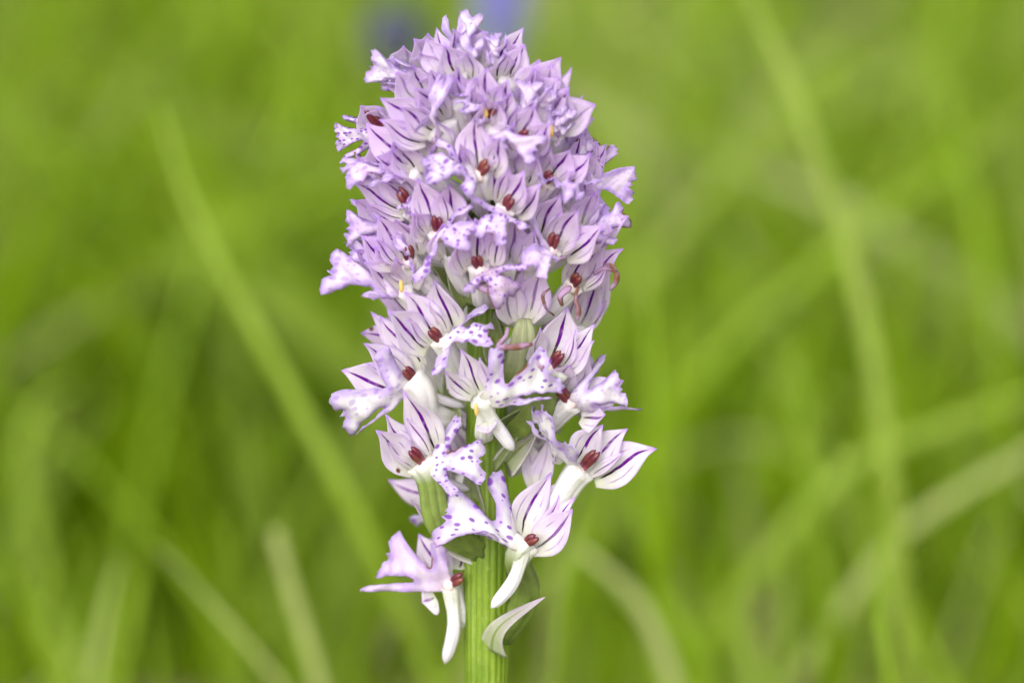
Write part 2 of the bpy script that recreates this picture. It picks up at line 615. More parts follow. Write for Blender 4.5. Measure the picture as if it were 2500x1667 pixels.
grass_blade([(2620, 930), (2450, 985), (2250, 1060), (2080, 1130), (1980, 1230)], 0.70, 95, 0.62,
            'mid green blade slanting down from the right above the pale slanting one', GB)
grass_blade([(2480, 270), (2390, 355), (2260, 450), (2130, 540), (1960, 680), (1830, 790)], 0.80, 85, 0.42,
            'olive blade slanting across the long pale green blade', GB)
grass_blade([(2270, 150), (2300, 250), (2345, 370), (2390, 560), (2420, 720), (2440, 900)], 0.78, 80, 0.40,
            'olive upright blade crossing the olive slanting blade', GB)
grass_blade([(1440, 1200), (1425, 1270), (1395, 1370), (1370, 1480), (1360, 1600)], 0.53, 30, 0.42,
            'slim green blade close to the right of the stem', GB)
grass_blade([(1575, 590), (1583, 700), (1590, 820), (1595, 960)], 0.63, 48, 0.34,
            'short-tipped green blade close to the right of the orchid head', GB)
grass_blade([(190, 930), (90, 1000), (55, 1110), (75, 1260), (115, 1440), (140, 1600)], 0.82, 95, 0.60,
            'bluish green blade bent over at the top, left of all others', GB)
grass_blade([(1930, 820), (1955, 930), (1965, 1080), (1990, 1280), (2010, 1450)], 0.66, 60, 0.30,
            'upright vivid green blade under the slanting blades', GB)
grass_blade([(1900, 1280), (1920, 1400), (1915, 1520), (1900, 1680)], 0.66, 70, 0.66,
            'pale green upright blade beside the narrow bright green one', GB)
grass_blade([(290, 1360), (270, 1440), (245, 1560), (230, 1690)], 0.62, 46, 0.84,
            'pale stalk standing left of the thin leaning stalk', GB)
grass_blade([(560, 560), (640, 420), (700, 330), (740, 200)], 0.95, 70, 0.45,
            'far olive blade leaning right beside the long yellow-green blade', GB)
grass_blade([(1690, 1500), (1760, 1480), (1800, 1540), (1830, 1700)], 0.62, 45, 0.72,
            'short pale blade bent over beside the broad vivid green blade', GB, 0.5)
grass_blade([(1960, 880), (1900, 980), (1840, 1100), (1800, 1260)], 0.90, 80, 0.28,
            'dark olive blade leaning left under the olive slanting one', GB)


def grape_hyacinth(px, py, dist, color, label, hpx):
    b = NB('bell petals')
    c = b.mix(b.noise(80, 2), color, tuple(x * 0.7 for x in color))
    mt = b.surface(c, 0.2, 0.45)
    top = at(px, py, dist)
    root = np.array([top[0] + 0.008, top[1] + 0.02, -0.004])
    e = bpy.data.objects.new('grape_hyacinth', None)
    col.objects.link(e)
    e.location = root
    e['_org'] = [float(a) for a in root]
    e['label'] = label
    e['category'] = 'wildflower'
    e['group'] = 'blue wildflowers behind the orchid'
    path = smooth_path([root, (root + top) / 2 + np.array([0.003, 0, 0]), top], 14)
    v, f, _ = tube(path, np.linspace(0.0022, 0.0012, 14), 8)
    o = new_mesh('stem', v, f, M_GRASS, e)
    a = o.data.attributes.new('tone', 'FLOAT', 'POINT')
    a.data.foreach_set('value', np.full(len(v), 0.5, np.float32))
    H = hpx * MMPX * dist / D0
    for k in range(34):
        h = (k + 0.5) / 34
        az = k * 2.39996
        rr = 0.0055 * math.sin(math.pi * min(1, 0.25 + 0.72 * (1 - h))) + 0.001
        base = top + np.array([0, 0, -H * (1 - h)])
        d = nrm(np.array([math.cos(az), math.sin(az), -0.45 + 0.9 * h]))
        p = [base, base + d * rr * 0.5, base + d * rr * 0.9, base + d * rr * 1.3]
        v, f, _ = tube(np.array(p), [0.0008, 0.0024, 0.0026, 0.0012], 8)
        new_mesh('bell', v, f, mt, e)


grape_hyacinth(1222, -55, 1.0, (0.32, 0.29, 0.80), 'violet-blue bell-flowered spike behind the top of the orchid', 200)
grape_hyacinth(968, 45, 0.88, (0.12, 0.13, 0.20), 'dark slate-blue bell-flowered spike behind the orchid, the duller one', 110)

# ------------------------------------------------------------------ the orchid
gx = axisP(1700)
ROOT = np.array([gx[0] + 0.002, gx[1] + 0.002, -0.004])
orchid = bpy.data.objects.new('orchid', None)
col.objects.link(orchid)
orchid.location = ROOT
orchid['_org'] = [float(a) for a in ROOT]
orchid['label'] = 'tall orchid spike crowded with white and lilac purple-veined florets'
orchid['category'] = 'orchid'


def build_stem():
    ys = list(np.linspace(200, 1700, 40))
    pts = [axisP(y) for y in ys]
    e = pts[-1]
    low = [e * (1 - t) + ROOT * t + np.array([0.002 * math.sin(math.pi * t), 0, 0]) for t in np.linspace(0.08, 1, 16)]
    path = np.array(pts + low)
    m = len(path)
    py = np.array(ys + list(np.linspace(1800, 4500, 16)))
    r = np.interp(py, [200, 500, 900, 1250, 1330, 1560, 1700, 4500], [0.9, 1.8, 2.4, 2.75, 2.9, 2.8, 2.65, 2.9]) * 1e-3
    n = 132
    tg = np.gradient(path, axis=0)
    th = np.linspace(0, 2 * math.pi, n, endpoint=False)
    V, A = [], []
    ph = rng.uniform(0, 6.28, 22)
    for k in range(m):
        t = nrm(tg[k])
        a = nrm(np.cross(t, VT)); b = np.cross(t, a)
        wv = 0.15 * math.sin(k * 0.35)
        c = np.abs(np.sin(11 * th + 0.9 * np.sin(2 * th) + wv))
        rr = r[k] * (1 + 0.012 * math.sin(k * 0.9) - 0.055 * (1 - c) ** 1.5 + 0.01 * np.sin(5 * th + k * 0.3))
        V.append(path[k] + np.outer(rr * np.cos(th), a) + np.outer(rr * np.sin(th), b))
        A.append(c * (0.85 + 0.15 * np.sin(3 * th + k * 0.5)) * (0.75 + 0.25 * np.sin(7 * th + k * 0.21)))
    V = np.concatenate(V); A = np.concatenate(A)
    uv = np.stack([np.tile(th / 6.2832, m), np.repeat(np.linspace(0, 1, m), n)], 1)
    o = new_mesh('stem', V, grid_faces(n, m, True), M_STEM, orchid, uv=uv)
    at_ = o.data.attributes.new('rib', 'FLOAT', 'POINT')
    at_.data.foreach_set('value', A.astype(np.float32))


build_stem()

PROF_V = [0, 0.1, 0.25, 0.42, 0.58, 0.72, 0.84, 0.92, 1]
PROF_W = [0.36, 0.60, 0.90, 1.0, 0.88, 0.60, 0.32, 0.16, 0.03]


def petal(name, mat, base, tip, width, inward, parent, bow=0.12, cup=0.55, reflex=0.08, nu=9, nv=22, roll=0.0,
          prof=None, wave=0.07, thick=0.00005, ctrl=None):
    base = np.asarray(base); tip = np.asarray(tip)
    L = np.linalg.norm(tip - base)
    reflex = reflex + rng.uniform(-0.08, 0.16)
    ax = nrm(tip - base)
    n = inward - ax * (inward @ ax)
    if np.linalg.norm(n) < 0.15:
        n = VU - ax * (VU @ ax)
    n = nrm(n)
    s = np.cross(ax, n)
    if roll:
        c_, s_ = math.cos(roll), math.sin(roll)
        n, s = c_ * n + s_ * s, -s_ * n + c_ * s
    v = np.linspace(0, 1, nv)
    cl = base + np.outer(v, tip - base) - np.outer(np.sin(np.pi * v) * bow * L - reflex * L * (v ** 4) * (1 - v) * 4, n)
    if ctrl is not None:
        cl = cl + np.outer(2 * v * (1 - v), ctrl - (base + tip) / 2)
    cl = cl + np.outer(np.sin(np.pi * v * 2) * rng.uniform(-1, 1) * 0.03 * L + np.sin(np.pi * v) * rng.uniform(-1, 1) * 0.055 * L, s)
    tgv = np.gradient(cl, axis=0)
    pw = np.interp(v, PROF_V, PROF_W if prof is None else prof)
    pw = np.convolve(np.pad(pw, 1, mode='edge'), [0.2, 0.6, 0.2], 'valid'); pw[-1] = 0.01
    u = np.linspace(-1, 1, nu)
    tw = rng.uniform(-0.6, 0.6)
    V = []
    ph = rng.uniform(0, 6.28, 3)
    for j in range(nv):
        h = width / 2 * pw[j]
        a = tw * (v[j] - 0.2)
        sj = s
        if ctrl is not None:
            sj = nrm(np.cross(tgv[j], n))
        ss = math.cos(a) * sj + math.sin(a) * n
        nn2 = -math.sin(a) * sj + math.cos(a) * n
        cupj = cup * (1.15 - 0.4 * v[j])
        wav = wave * width * np.sin(6 * v[j] + 3 * u + ph[0]) * np.abs(u) ** 1.5 * pw[j]
        keel = -0.10 * h * np.exp(-(u / 0.18) ** 2)
        V.append(cl[j] + np.outer(np.sin(u * (0.5 + 0.6 * cup)) / math.sin(0.5 + 0.6 * cup) * h, ss)
                 + np.outer(cupj * h * np.abs(u) ** 1.8 + wav + keel, nn2))
    V = np.concatenate(V)
    uv = np.stack([np.tile((u + 1) / 2, nv), np.repeat(v, nu)], 1)
    return new_mesh(name, V, grid_faces(nu, nv), mat, parent, uv=uv, thick=thick)


# lip: flat three-lobed outline with toothed ends, bent to its place by a thin-plate warp
HALF = [(0.0, 0.97), (0.035, 0.90), (0.07, 0.885), (0.10, 0.95), (0.155, 1.0), (0.20, 0.965), (0.26, 1.0), (0.31, 0.94),
        (0.365, 0.95), (0.34, 0.84), (0.25, 0.66), (0.165, 0.52), (0.125, 0.43), (0.15, 0.385), (0.30, 0.43), (0.46, 0.52),
        (0.53, 0.56), (0.555, 0.51), (0.61, 0.525), (0.62, 0.46), (0.655, 0.43), (0.61, 0.37), (0.48, 0.315), (0.30, 0.225),
        (0.17, 0.13), (0.11, 0.05), (0.09, 0.0)]


def lip_flat(seed):
    r = np.random.default_rng(seed)

    def jit(pts):
        out = []
        for i, (x, y) in enumerate(pts):
            q = 0.022 if y > 0.3 else 0.006
            out.append((x + r.uniform(-q, q), y + r.uniform(-q, q)))
        return out
    right = jit(HALF)
    left = [(-x, y) for x, y in jit(HALF)][1:]
    right[0] = (0.0, HALF[0][1])
    mw = r.uniform(0.75, 1.1)
    poly = right + left[::-1]
    poly = [((x * mw if y > 0.6 and abs(x) < 0.42 else x), y) for x, y in poly]
    out = []
    n = len(poly)
    for i in range(n):
        a, b = np.array(poly[i]), np.array(poly[(i + 1) % n])
        k = max(1, int(np.linalg.norm(b - a) / 0.035))
        for q in range(k):
            out.append(a + (b - a) * q / k)
    out = np.array(out)
    # soften corners a little
    out = 0.7 * out + 0.15 * np.roll(out, 1, 0) + 0.15 * np.roll(out, -1, 0)
    m = len(out)
    gx_, gy_ = np.meshgrid(np.arange(-0.7, 0.71, 0.045), np.arange(0.0, 1.05, 0.045))
    g = np.stack([gx_.ravel(), gy_.ravel()], 1)
    g[::2, 0] += 0.006
    inside = np.zeros(len(g), bool)
    xa, ya = out[:, 0], out[:, 1]
    xb, yb = np.roll(xa, -1), np.roll(ya, -1)
    for i in range(m):
        cond = ((ya[i] > g[:, 1]) != (yb[i] > g[:, 1]))
        with np.errstate(divide='ignore', invalid='ignore'):
            xi = (xb[i] - xa[i]) * (g[:, 1] - ya[i]) / (yb[i] - ya[i] + 1e-12) + xa[i]
        inside ^= cond & (g[:, 0] < xi)
    dmin = np.min(np.linalg.norm(g[:, None] - out[None], axis=2), axis=1)
    g = g[inside & (dmin > 0.022)]
    allp = np.concatenate([out, g])
    vs_, es_, fs_, *_r = delaunay_2d_cdt([Vector(p) for p in allp], [(i, (i + 1) % m) for i in range(m)], [list(range(m))], 1, 1e-6)
    pts = np.array([(p.x, p.y) for p in vs_])
    ed = np.min(np.linalg.norm(pts[:, None] - out[None], axis=2), axis=1)
    return pts, fs_, ed


def tps(src, dst, q, lam=1e-3):
    def U(r2):
        return np.where(r2 > 1e-12, 0.5 * r2 * np.log(r2 + 1e-12), 0)
    n = len(src)
    K = U(((src[:, None] - src[None]) ** 2).sum(2)) + lam * np.eye(n)
    Pm = np.c_[np.ones(n), src]
    A = np.block([[K, Pm], [Pm.T, np.zeros((3, 3))]])
    W = np.linalg.solve(A, np.r_[dst, np.zeros((3, 3))])
    return U(((q[:, None] - src[None]) ** 2).sum(2)) @ W[:n] + np.c_[np.ones(len(q)), q] @ W[n:]


def build_lip(parent, throat, M, A, B, seed, tint, spot, age, bulge=0.9, curl=0.25, ripple=1.0, cws=1.0):
    pts, faces, ed = lip_flat(seed)
    side = B - A
    ax = M - throat
    L = np.linalg.norm(ax)
    sd_ = nrm(side - nrm(ax) * (side @ nrm(ax)))
    nn = nrm(np.cross(sd_, ax))
    if nn @ VT < 0:
        nn = -nn
    cw = 0.36 * L * cws
    src = np.array([(0, 0), (-0.09, 0.02), (0.09, 0.02), (0, 0.36), (-0.6, 0.46), (0.6, 0.46), (0, 0.95), (-0.33, 0.97), (0.33, 0.97)])
    neck = throat + 0.36 * ax + nn * bulge * 1e-3
    dst = np.array([throat, throat - sd_ * 0.0008, throat + sd_ * 0.0008, neck, A, B, M, M - sd_ * cw - nn * 0.0004, M + sd_ * cw - nn * 0.0004])
    V = tps(src, dst, pts)
    r = np.random.default_rng(seed + 99)
    p1, p2, p3 = r.uniform(0, 6.28, 3)
    rip = 0.00022 * np.sin(14 * pts[:, 0] + p1) * np.sin(9 * pts[:, 1] + p2) + 0.00016 * np.sin(23 * pts[:, 1] + 17 * pts[:, 0] + p3)
    cu = -curl * 1e-3 * np.exp(-ed / 0.035) * r.uniform(-0.4, 1.6)
    fr = 0.00013 * np.exp(-ed / 0.03) * np.sin(46 * pts[:, 0] + 31 * pts[:, 1] + p1 * 3) * np.clip(pts[:, 1] * 4 - 0.6, 0, 1)
    V = V + np.outer(rip * ripple + cu + fr * ripple, nn)
    uv2 = np.stack([ed, ed], 1)
    o = new_mesh('lip', V, faces, M_LIP, parent, uv=pts, uv2=uv2, thick=0.00006)
    o['tint'] = float(tint); o['spot'] = float(spot); o['age'] = float(age)
    return o


def build_column(parent, base, tip, wid, facing):
    """short pale column carrying two pollen sacs side by side"""
    ax = nrm(tip - base)
    n = nrm(facing - ax * (facing @ ax))
    s = np.cross(ax, n)
    L = np.linalg.norm(tip - base)
    V, F, UVv, off = [], [], [], 0
    t = np.linspace(0, 1, 10)
    ln = rng.uniform(0.85, 1.1, 2)
    for q, sg in enumerate((-1, 1)):
        path = base + np.outer(t * L * ln[q], ax) + np.outer(sg * wid * (0.13 + 0.08 * np.sin(np.pi * t * 0.75)), s) \
            + np.outer(0.00025 * np.sin(np.pi * t), n)
        r = wid * 0.30 * np.interp(t, [0, 0.15, 0.35, 0.65, 0.88, 1], [0.7, 0.62, 0.8, 1.0, 0.72, 0.1])
        v, f, u = tube(path, r, 12, 0.07, 3)
        V.append(v); UVv.append(u); F += [tuple(a + off for a in x) for x in f]; off += len(v)
    path = np.array([base - ax * 0.0004, base + ax * 0.0002 + n * 0.0002, base + ax * 0.0007 + n * 0.0001])
    v, f, u = tube(path, [wid * 0.62, wid * 0.58, wid * 0.28], 14)
    u = np.stack([u[:, 0], u[:, 1] * 0.08], 1)
    V.append(v); UVv.append(u); F += [tuple(a + off for a in x) for x in f]
    return new_mesh('column', np.concatenate(V), F, M_COL, parent, uv=np.concatenate(UVv))


def depth_tip(th_w, tx, ty, px, py, L, sgn):
    proj = math.hypot(px - tx, py - ty) * 0.05
    dz = math.sqrt(max(L * L - proj * proj, 0.4)) * sgn
    return th_w + dz


FCOUNT = [0]


def floret(T, sep, pet=(), an=None, lip=None, tint=0.5, R=11.0, dw=0.0, spur=None, ov='w', base=None, mid=None, st=None, bsgn=None, back=False, spot=1.0,
           age=0.0, fwd=0.55, lfwd=0.75, ovr=1.15, pol=None, veins=None, W=4.3, wabs=None):
    """one flower. T throat pixel; sep/pet tips in pixels; lip = (mid, side, side) tips"""
    FCOUNT[0] += 1
    k = FCOUNT[0]
    st = tint if st is None else st
    tx, ty = T
    dx = (tx - axis_x(ty)) * 0.05
    w = axis_w(ty) + math.sqrt(max(R * R - dx * dx, 1.0)) + dw
    if wabs is not None:
        w = wabs
    th = P(tx, ty, w)
    # ovary and perianth tube: from the stem to the throat
    bx, by = base if base else (axis_x(ty + 80) + 0.16 * (tx - axis_x(ty)), ty + 80)
    adx = (bx - axis_x(by)) * 0.05
    b0 = P(bx, by, axis_w(by) + (math.sqrt(max(4 - adx * adx, 0.2)) * (bsgn or (1 if w > axis_w(ty) - 1 else -1))))
    hoodc = np.mean([P(*s[:2], depth_tip(w, tx, ty, *s[:2], 8.8, fwd)) for s in sep], axis=0) if sep else th + VU * 0.008
    inn = nrm(hoodc - th)
    out = nrm(th - axisP(ty))
    mid_px, mid = mid, (b0 + th) / 2 + out * 0.0012 - VU * 0.0012
    if mid_px:
        mid = P(mid_px[0], mid_px[1], w + (mid_px[2] if len(mid_px) > 2 else -1.0))
    path = smooth_path([b0, mid, th - inn * 0.0006, th + inn * 0.0007], 16)
    tv = np.linspace(0, 1, 16)
    rr = ovr * 1e-3 * np.interp(tv, [0, 0.3, 0.7, 0.92, 1], [0.75, 1.0, 0.95, 1.05, 1.15] if ov != 'f' else [0.8, 1.0, 0.95, 0.7, 0.4])
    v, f, uv = tube(path, rr, 30, 0.16 if ov in 'gf' else 0.07, 6, True, 2.2)
    fl = new_mesh('floret', v, f, M_OVG if ov == 'g' else M_OVF if ov == 'f' else M_OVW, orchid, origin=th, uv=uv)
    fl['tint'] = tint * 0.8
    out_l = 0.0012
    # sepals
    for i, s in enumerate(sep):
        px, py = s[0], s[1]
        o = s[2] if len(s) > 2 else {}
        L = o.get('L', 9.0)
        pw = depth_tip(w, tx, ty, px, py, L, o.get('f', fwd)) + o.get('dz', -0.7 if i == 0 else 0.0)
        tip = P(px, py, pw)
        lat = nrm(tip - th)
        b0_ = th + lat * 0.0006 - inn * 0.0003
        lt = (tip - th) - inn * ((tip - th) @ inn)
        lt = lt - VT * (lt @ VT)
        ll = np.linalg.norm(lt)
        if ll > 1e-6 and len(sep) > 2:
            b0_ = b0_ + lt / ll * min(1.0, ll / 0.003) * (0.0017 if i else 0.0005)
        inw = VT * (-1 if back else 1) * 1.3 + 0.55 * nrm(hoodc - tip + 1e-6)
        if 'in' in o:
            inw = VR * o['in'][0] + VU * o['in'][1] + VT * o['in'][2]
        q = petal('sepal', M_SEP, b0_, tip, o.get('W', W) * 1.03e-3, inw, fl, bow=o.get('bow', 0.08), cup=o.get('cup', 0.26),
                  roll=rad(o.get('roll', 0)), reflex=o.get('rx', 0.08),
                  ctrl=P(*o['c'], (w + pw) / 2) if 'c' in o else None)
        q['tint'] = st + rng.uniform(-0.12, 0.12)
        q['vein'] = o.get('v', 1.0)
    for i, s in enumerate(pet):
        px, py = s[0], s[1]
        o = s[2] if len(s) > 2 else {}
        ddx, ddy = sep[0][0] - tx, sep[0][1] - ty
        dl = math.hypot(ddx, ddy)
        pxn, pyn = -ddy / dl, ddx / dl
        off = (px - tx) * pxn + (py - ty) * pyn
        want = 36 if off >= 0 else -36
        if abs(off) < 36:
            px += (want - off) * pxn
            py += (want - off) * pyn
        sgn_p = 1 if want > 0 else -1
        pw = depth_tip(w, tx, ty, px, py, o.get('L', 7.0), o.get('f', fwd)) + o.get('dz', 0.45)
        tip = P(px, py, pw)
        b0_ = th + nrm(tip - th) * 0.0006 + VT * 0.0003 + (VR * pxn - VU * pyn) * sgn_p * 0.0011
        inw = VT * (-1 if back else 1) * 0.9 + 0.7 * nrm(hoodc - tip + 1e-6)
        q = petal('petal', M_SEP, b0_, tip, o.get('W', 1.9) * 1e-3, inw, fl, bow=0.10, cup=0.25)
        q['tint'] = tint + 0.1
        q['vein'] = o.get('v', 0.8)
    if an:
        aw = w + 1.5 + (0.4 if not back else -1)
        a1 = P(an[0], an[1], aw)
        dirn = nrm(a1 - (th + VT * 0.0008))
        build_column(fl, th + VT * 0.0006 + dirn * 0.0001, a1 + dirn * 0.0009, 0.00150, VT * 0.8 + 0.3 * VU)
    if pol:
        c0 = P(pol[0], pol[1], w + 2.4)
        v, f, uv = tube(np.array([c0 - VU * 0.0007, c0 - VU * 0.0003 + VR * 0.0001, c0 + VU * 0.0004, c0 + VU * 0.0008]),
                        [0.0001, 0.00026, 0.00026, 0.0001], 10)
        new_mesh('pollen_mass', v, f, M_POL, fl)
    if lip:
        m, a, b = lip[:3]
        lo = lip[3] if len(lip) > 3 else {}
        mw = depth_tip(w, tx, ty, m[0], m[1], lo.get('L', 8.6), lfwd) + lo.get('dz', 0.0)
        aw = depth_tip(w, tx, ty, a[0], a[1], lo.get('S', 6.6), lfwd) + lo.get('da', lo.get('dz', 0.0))
        bw = depth_tip(w, tx, ty, b[0], b[1], lo.get('S', 6.6), lfwd) + lo.get('db', lo.get('dz', 0.0))
        build_lip(fl, th + VT * 0.0006, P(*m, mw), P(*a, aw), P(*b, bw), k * 13 + lo.get('seed', 0), tint, spot, age,
                  lo.get('bulge', 0.9), lo.get('curl', 0.3), lo.get('rip', 1.5 if ty < 480 else 1.2), lo.get('cw', 0.8 if ty < 480 else 1.0))
    # spur hangs behind the lip
    if spur is None:
        s1 = th - VU * 0.0030 - out * 0.0065 + VR * 0.0004
        s0 = th - inn * 0.0002
        sm = (s0 + s1) / 2 - VU * 0.0002 + out * 0.0006
    else:
        s0 = th - VU * 0.0004 + VT * 0.0003
        s1 = P(spur[0], spur[1], w + (spur[2] if len(spur) > 2 else 0.6))
        sm = (s0 + s1) / 2 + (P(spur[3], spur[4], w + 0.8) - (s0 + s1) / 2 if len(spur) > 4 else 0)
    path = smooth_path([s0, sm, s1], 16)
    v, f, uv = tube(path, 1e-3 * np.interp(tv, [0, 0.3, 0.62, 0.85, 0.95, 1], [1.05, 0.78, 0.84, 0.72, 0.42, 0.08]) * (1.0 if spur is not None else 0.7), 16, 0.04, 2)
    so_ = new_mesh('spur', v, f, M_SPUR, fl, uv=uv)
    so_['tint'] = tint * 0.4
    return fl


def bract(bx, by, bw, tx, ty, tw, width, green, roll=0.0, bow=0.10, inward=None, cup=0.7, ctrl=None, prof=(0.95, 1.0, 0.98, 0.82, 0.62, 0.40, 0.2, 0.1, 0.01)):
    q = petal('bract', M_BRACT, P(bx, by, bw), P(tx, ty, tw), width * 1e-3, VT * 1.0 if inward is None else inward, orchid, bow=bow, cup=cup, nu=11,
              nv=22, roll=rad(roll), prof=list(prof), thick=0.00018, ctrl=None if ctrl is None else P(ctrl[0], ctrl[1], (bw + tw) / 2))
    q['green'] = green


B = dict
# ---- lower, loosely set florets
floret((1037, 1136), [(940, 1010, B(v=1)), (985, 952, B(W=4.9, dz=3.0)), (917, 1050, B(W=4.4, dz=1.0))], [(984, 1026), (948, 1078, B(v=.5))],
       (1010, 1106), ((1180, 1128), (1118, 1022), (1108, 1206), B(L=7.8)), tint=.05, R=10, ov='g', base=(1172, 1345), mid=(1072, 1268), ovr=1.7)
floret((1078, 836), [(986, 712), (1062, 682, B(W=5.2)), (946, 760, B(W=5.0, dz=1))], [(1046, 739), (1000, 775, B(v=.6))],
       (1056, 812), ((1198, 812), (1186, 748), (1064, 912), B(L=7.2)), tint=.12, R=11)
floret((1013, 933), [(887, 838), (833, 904, B(W=5.0, dz=.6)), (928, 770, B(dz=-1.2)), (905, 760, B(dz=-4, W=3.4, v=.5))], [(900, 880, B(dz=.2))], (997, 912),
       ((832, 1020), (935, 857), (878, 1056), B(L=10.5, da=1.2)), tint=.15, R=11, base=(1110, 1030), ovr=1.9, spot=.35, lfwd=.55, dw=-1.5)
floret((1280, 1330), [(1346, 1152, B(W=4.4)), (1405, 1213, B(W=3.2)), (1398, 1242, B(W=4.6, dz=1.2, v=.8))], [(1352, 1200, B(v=.9))],
       (1302, 1316), ((1078, 1260), (1212, 1153), (1180, 1296), B(L=11.0, S=8.0)), tint=.12, R=8.5, spur=(1199, 1484, 1.4, 1252, 1420),
       base=(1225, 1560), mid=(1286, 1455, -5.5), ov='g', ovr=1.5, lfwd=.6)
floret((1100, 1428), [(1022, 1302, B(f=-.1)), (1030, 1470, B(f=.1, L=4.2, W=4.2, v=.7)), (1128, 1320, B(f=-.3))], [], (1122, 1412),
       ((942, 1352), (1072, 1328), (886, 1438), B(L=8.6)), tint=.75, wabs=axis_w(1428) + 1.2, spur=(1086, 1620, -.6, 1108, 1530), base=(1200, 1530), spot=.0, st=.05, bsgn=-1,
       lfwd=.45)
floret((1415, 1150), [(1533, 1046), (1604, 1095, B(W=5.0, L=10.4, dz=1)), (1472, 1036, B(dz=-1)), (1362, 1078, B(L=6, W=3))], [(1510, 1085, B(v=.7))],
       (1447, 1115), ((1306, 1002), (1398, 1096), (1288, 1034), B(L=9.6, S=8, dz=1.5, cw=.6)), tint=.08, R=11.5, dw=4.0, base=(1240, 1290), ovr=1.6, spot=.5)
floret((1390, 985), [(1441, 860, B(W=3.8)), (1523, 928, B(dz=-1)), (1478, 1012, B(W=4.2, L=6.5, v=.8)), (1392, 890, B(v=.5))], [(1420, 880, B(v=.4))], (1369, 955),
       ((1518, 950), (1470, 872), (1560, 998), B(L=8.6)), tint=.22, R=12.0, base=(1255, 1025), ovr=1.35, spot=.3)
floret((1178, 982), [(1124, 852, B(W=3.4)), (1086, 905, B(W=2.8)), (1194, 1058, B(L=6.0, W=2.6, v=.15))], [(1150, 880, B(v=.4))], None,
       ((1352, 905), (1210, 852), (1338, 972), B(L=10.2, S=8.5)), tint=.08, R=10.5, spur=(1254, 1100, -1.5), pol=(1162, 1000))
floret((1342, 900), [(1385, 748, B(W=5.4)), (1453, 790, B(W=3)), (1452, 830, B(W=2.2, v=.4)), (1318, 800, B(W=3.2, v=.5))], [(1398, 800)], (1364, 872),
       None, tint=.12, R=11, base=(1240, 1060), ov='g', ovr=2.0)
floret((1281, 792), [(1324, 655, B(v=.6, W=4.6)), (1243, 675, B(v=.6)), (1288, 640, B(v=.5, dz=-1.5))], [], None, None, tint=.55, R=9.5,
       ov='f', ovr=1.8, base=(1228, 960), fwd=.35, back=False)
# ---- middle belt
floret((1071, 573), [(1020, 434), (1096, 450, B(W=4.6)), (1003, 520, B(W=3.8, L=7, v=.7))], [(1075, 465), (1030, 500, B(v=.7))], (1067, 540),
       ((1148, 572), (1152, 502), (1020, 682), B(L=7.6, S=7.6)), tint=.62, R=12.5)
floret((1232, 515), [(1281, 417), (1235, 372, B(W=4.2)), (1322, 448, B(W=3.6))], [(1258, 425), (1290, 470)], (1246, 490),
       ((1196, 576), (1136, 466), (1290, 556), B(L=6.6, S=7)), tint=.58, R=13.0)
floret((1346, 612), [(1414, 512), (1370, 474, B(W=4.4)), (1474, 550, B(W=4.4))], [(1370, 520), (1404, 570)], (1354, 582),
       ((1306, 655), (1290, 498), (1376, 630), B(L=6.4, S=8)), tint=.65, R=13, spot=.25)
floret((1334, 447), [(1392, 366), (1441, 376, B(W=4)), (1345, 360, B(W=3.2))], [(1366, 385), (1390, 412)], (1343, 432),
       ((1405, 478), (1318, 428), (1470, 442), B(L=6.6, S=7)), tint=.66, R=13.5, spot=.1)
floret((1415, 440), [(1417, 325, B(W=3.4)), (1480, 352, B(W=3.6)), (1440, 372)], [], None, ((1545, 452), (1502, 362), (1478, 520), B(L=7.2)),
       tint=.62, R=14, dw=-2.5, spot=.2)
floret((1425, 575), [(1450, 470, B(v=.5)), (1536, 528, B(v=.6, W=3)), (1498, 562, B(v=.5))], [], None,
       ((1524, 522), (1470, 500), (1497, 592), B(L=6.4)), tint=.6, R=14, spot=.2)
floret((1398, 700), [(1484, 594, B(W=4)), (1523, 607, B(W=3.4)), (1440, 620, B(W=3.4))], [(1470, 640)], (1409, 682),
       None, tint=.5, R=12.5)
floret((1170, 658), [(1160, 532, B(W=4.4)), (1116, 590, B(W=3.4, v=.5)), (1222, 560, B(W=3.2))], [(1140, 570)], (1163, 634),
       ((1242, 722), (1288, 650), (1140, 706), B(L=5.8, S=7)), tint=.8, R=12, age=.18)
floret((1000, 640), [(921, 528), (880, 575, B(dz=-1)), (965, 535, B(v=.6))], [(940, 570)], (997, 615),
       ((960, 590), (968, 562), (1010, 680), B(L=5, S=5)), tint=.72, R=12.5, spot=.2)
floret((988, 715), [(887, 640, B(W=3.6, dz=1)), (914, 600), (965, 625, B(v=.5))], [(922, 640)], None,
       ((800, 655), (848, 572), (905, 720), B(L=10.2, S=8)), tint=.62, R=12, pol=(979, 700), spot=.4, lfwd=.5)
floret((1008, 515), [(860, 445, B(W=3.6, L=9.5)), (914, 416, B(W=4)), (962, 425, B(v=.5))], [(935, 450), (905, 480)], (980, 475),
       ((985, 500), (975, 465), (1025, 440), B(L=4.4, S=4.4)), tint=.6, R=12.5)
floret((965, 560), [(866, 490, B(v=.3)), (900, 470, B(v=.4)), (930, 520)], [], None, ((850, 560), (862, 490), (850, 590), B(L=7, S=6)),
       tint=.7, R=13.5, dw=-3, spot=.3)
floret((1005, 430), [(918, 382), (960, 345), (893, 300, B(dz=-1))], [], None, ((842, 425), (838, 388), (900, 450), B(L=9, S=8.5)), tint=.72, R=13, spot=.5)
floret((935, 325), [(880, 258, B(v=.2)), (925, 262, B(v=.4)), (960, 290)], [], (906, 280), ((820, 335), (838, 285), (842, 386), B(L=6.4, S=6)),
       tint=.4, R=13.5, dw=-3, lfwd=.5)
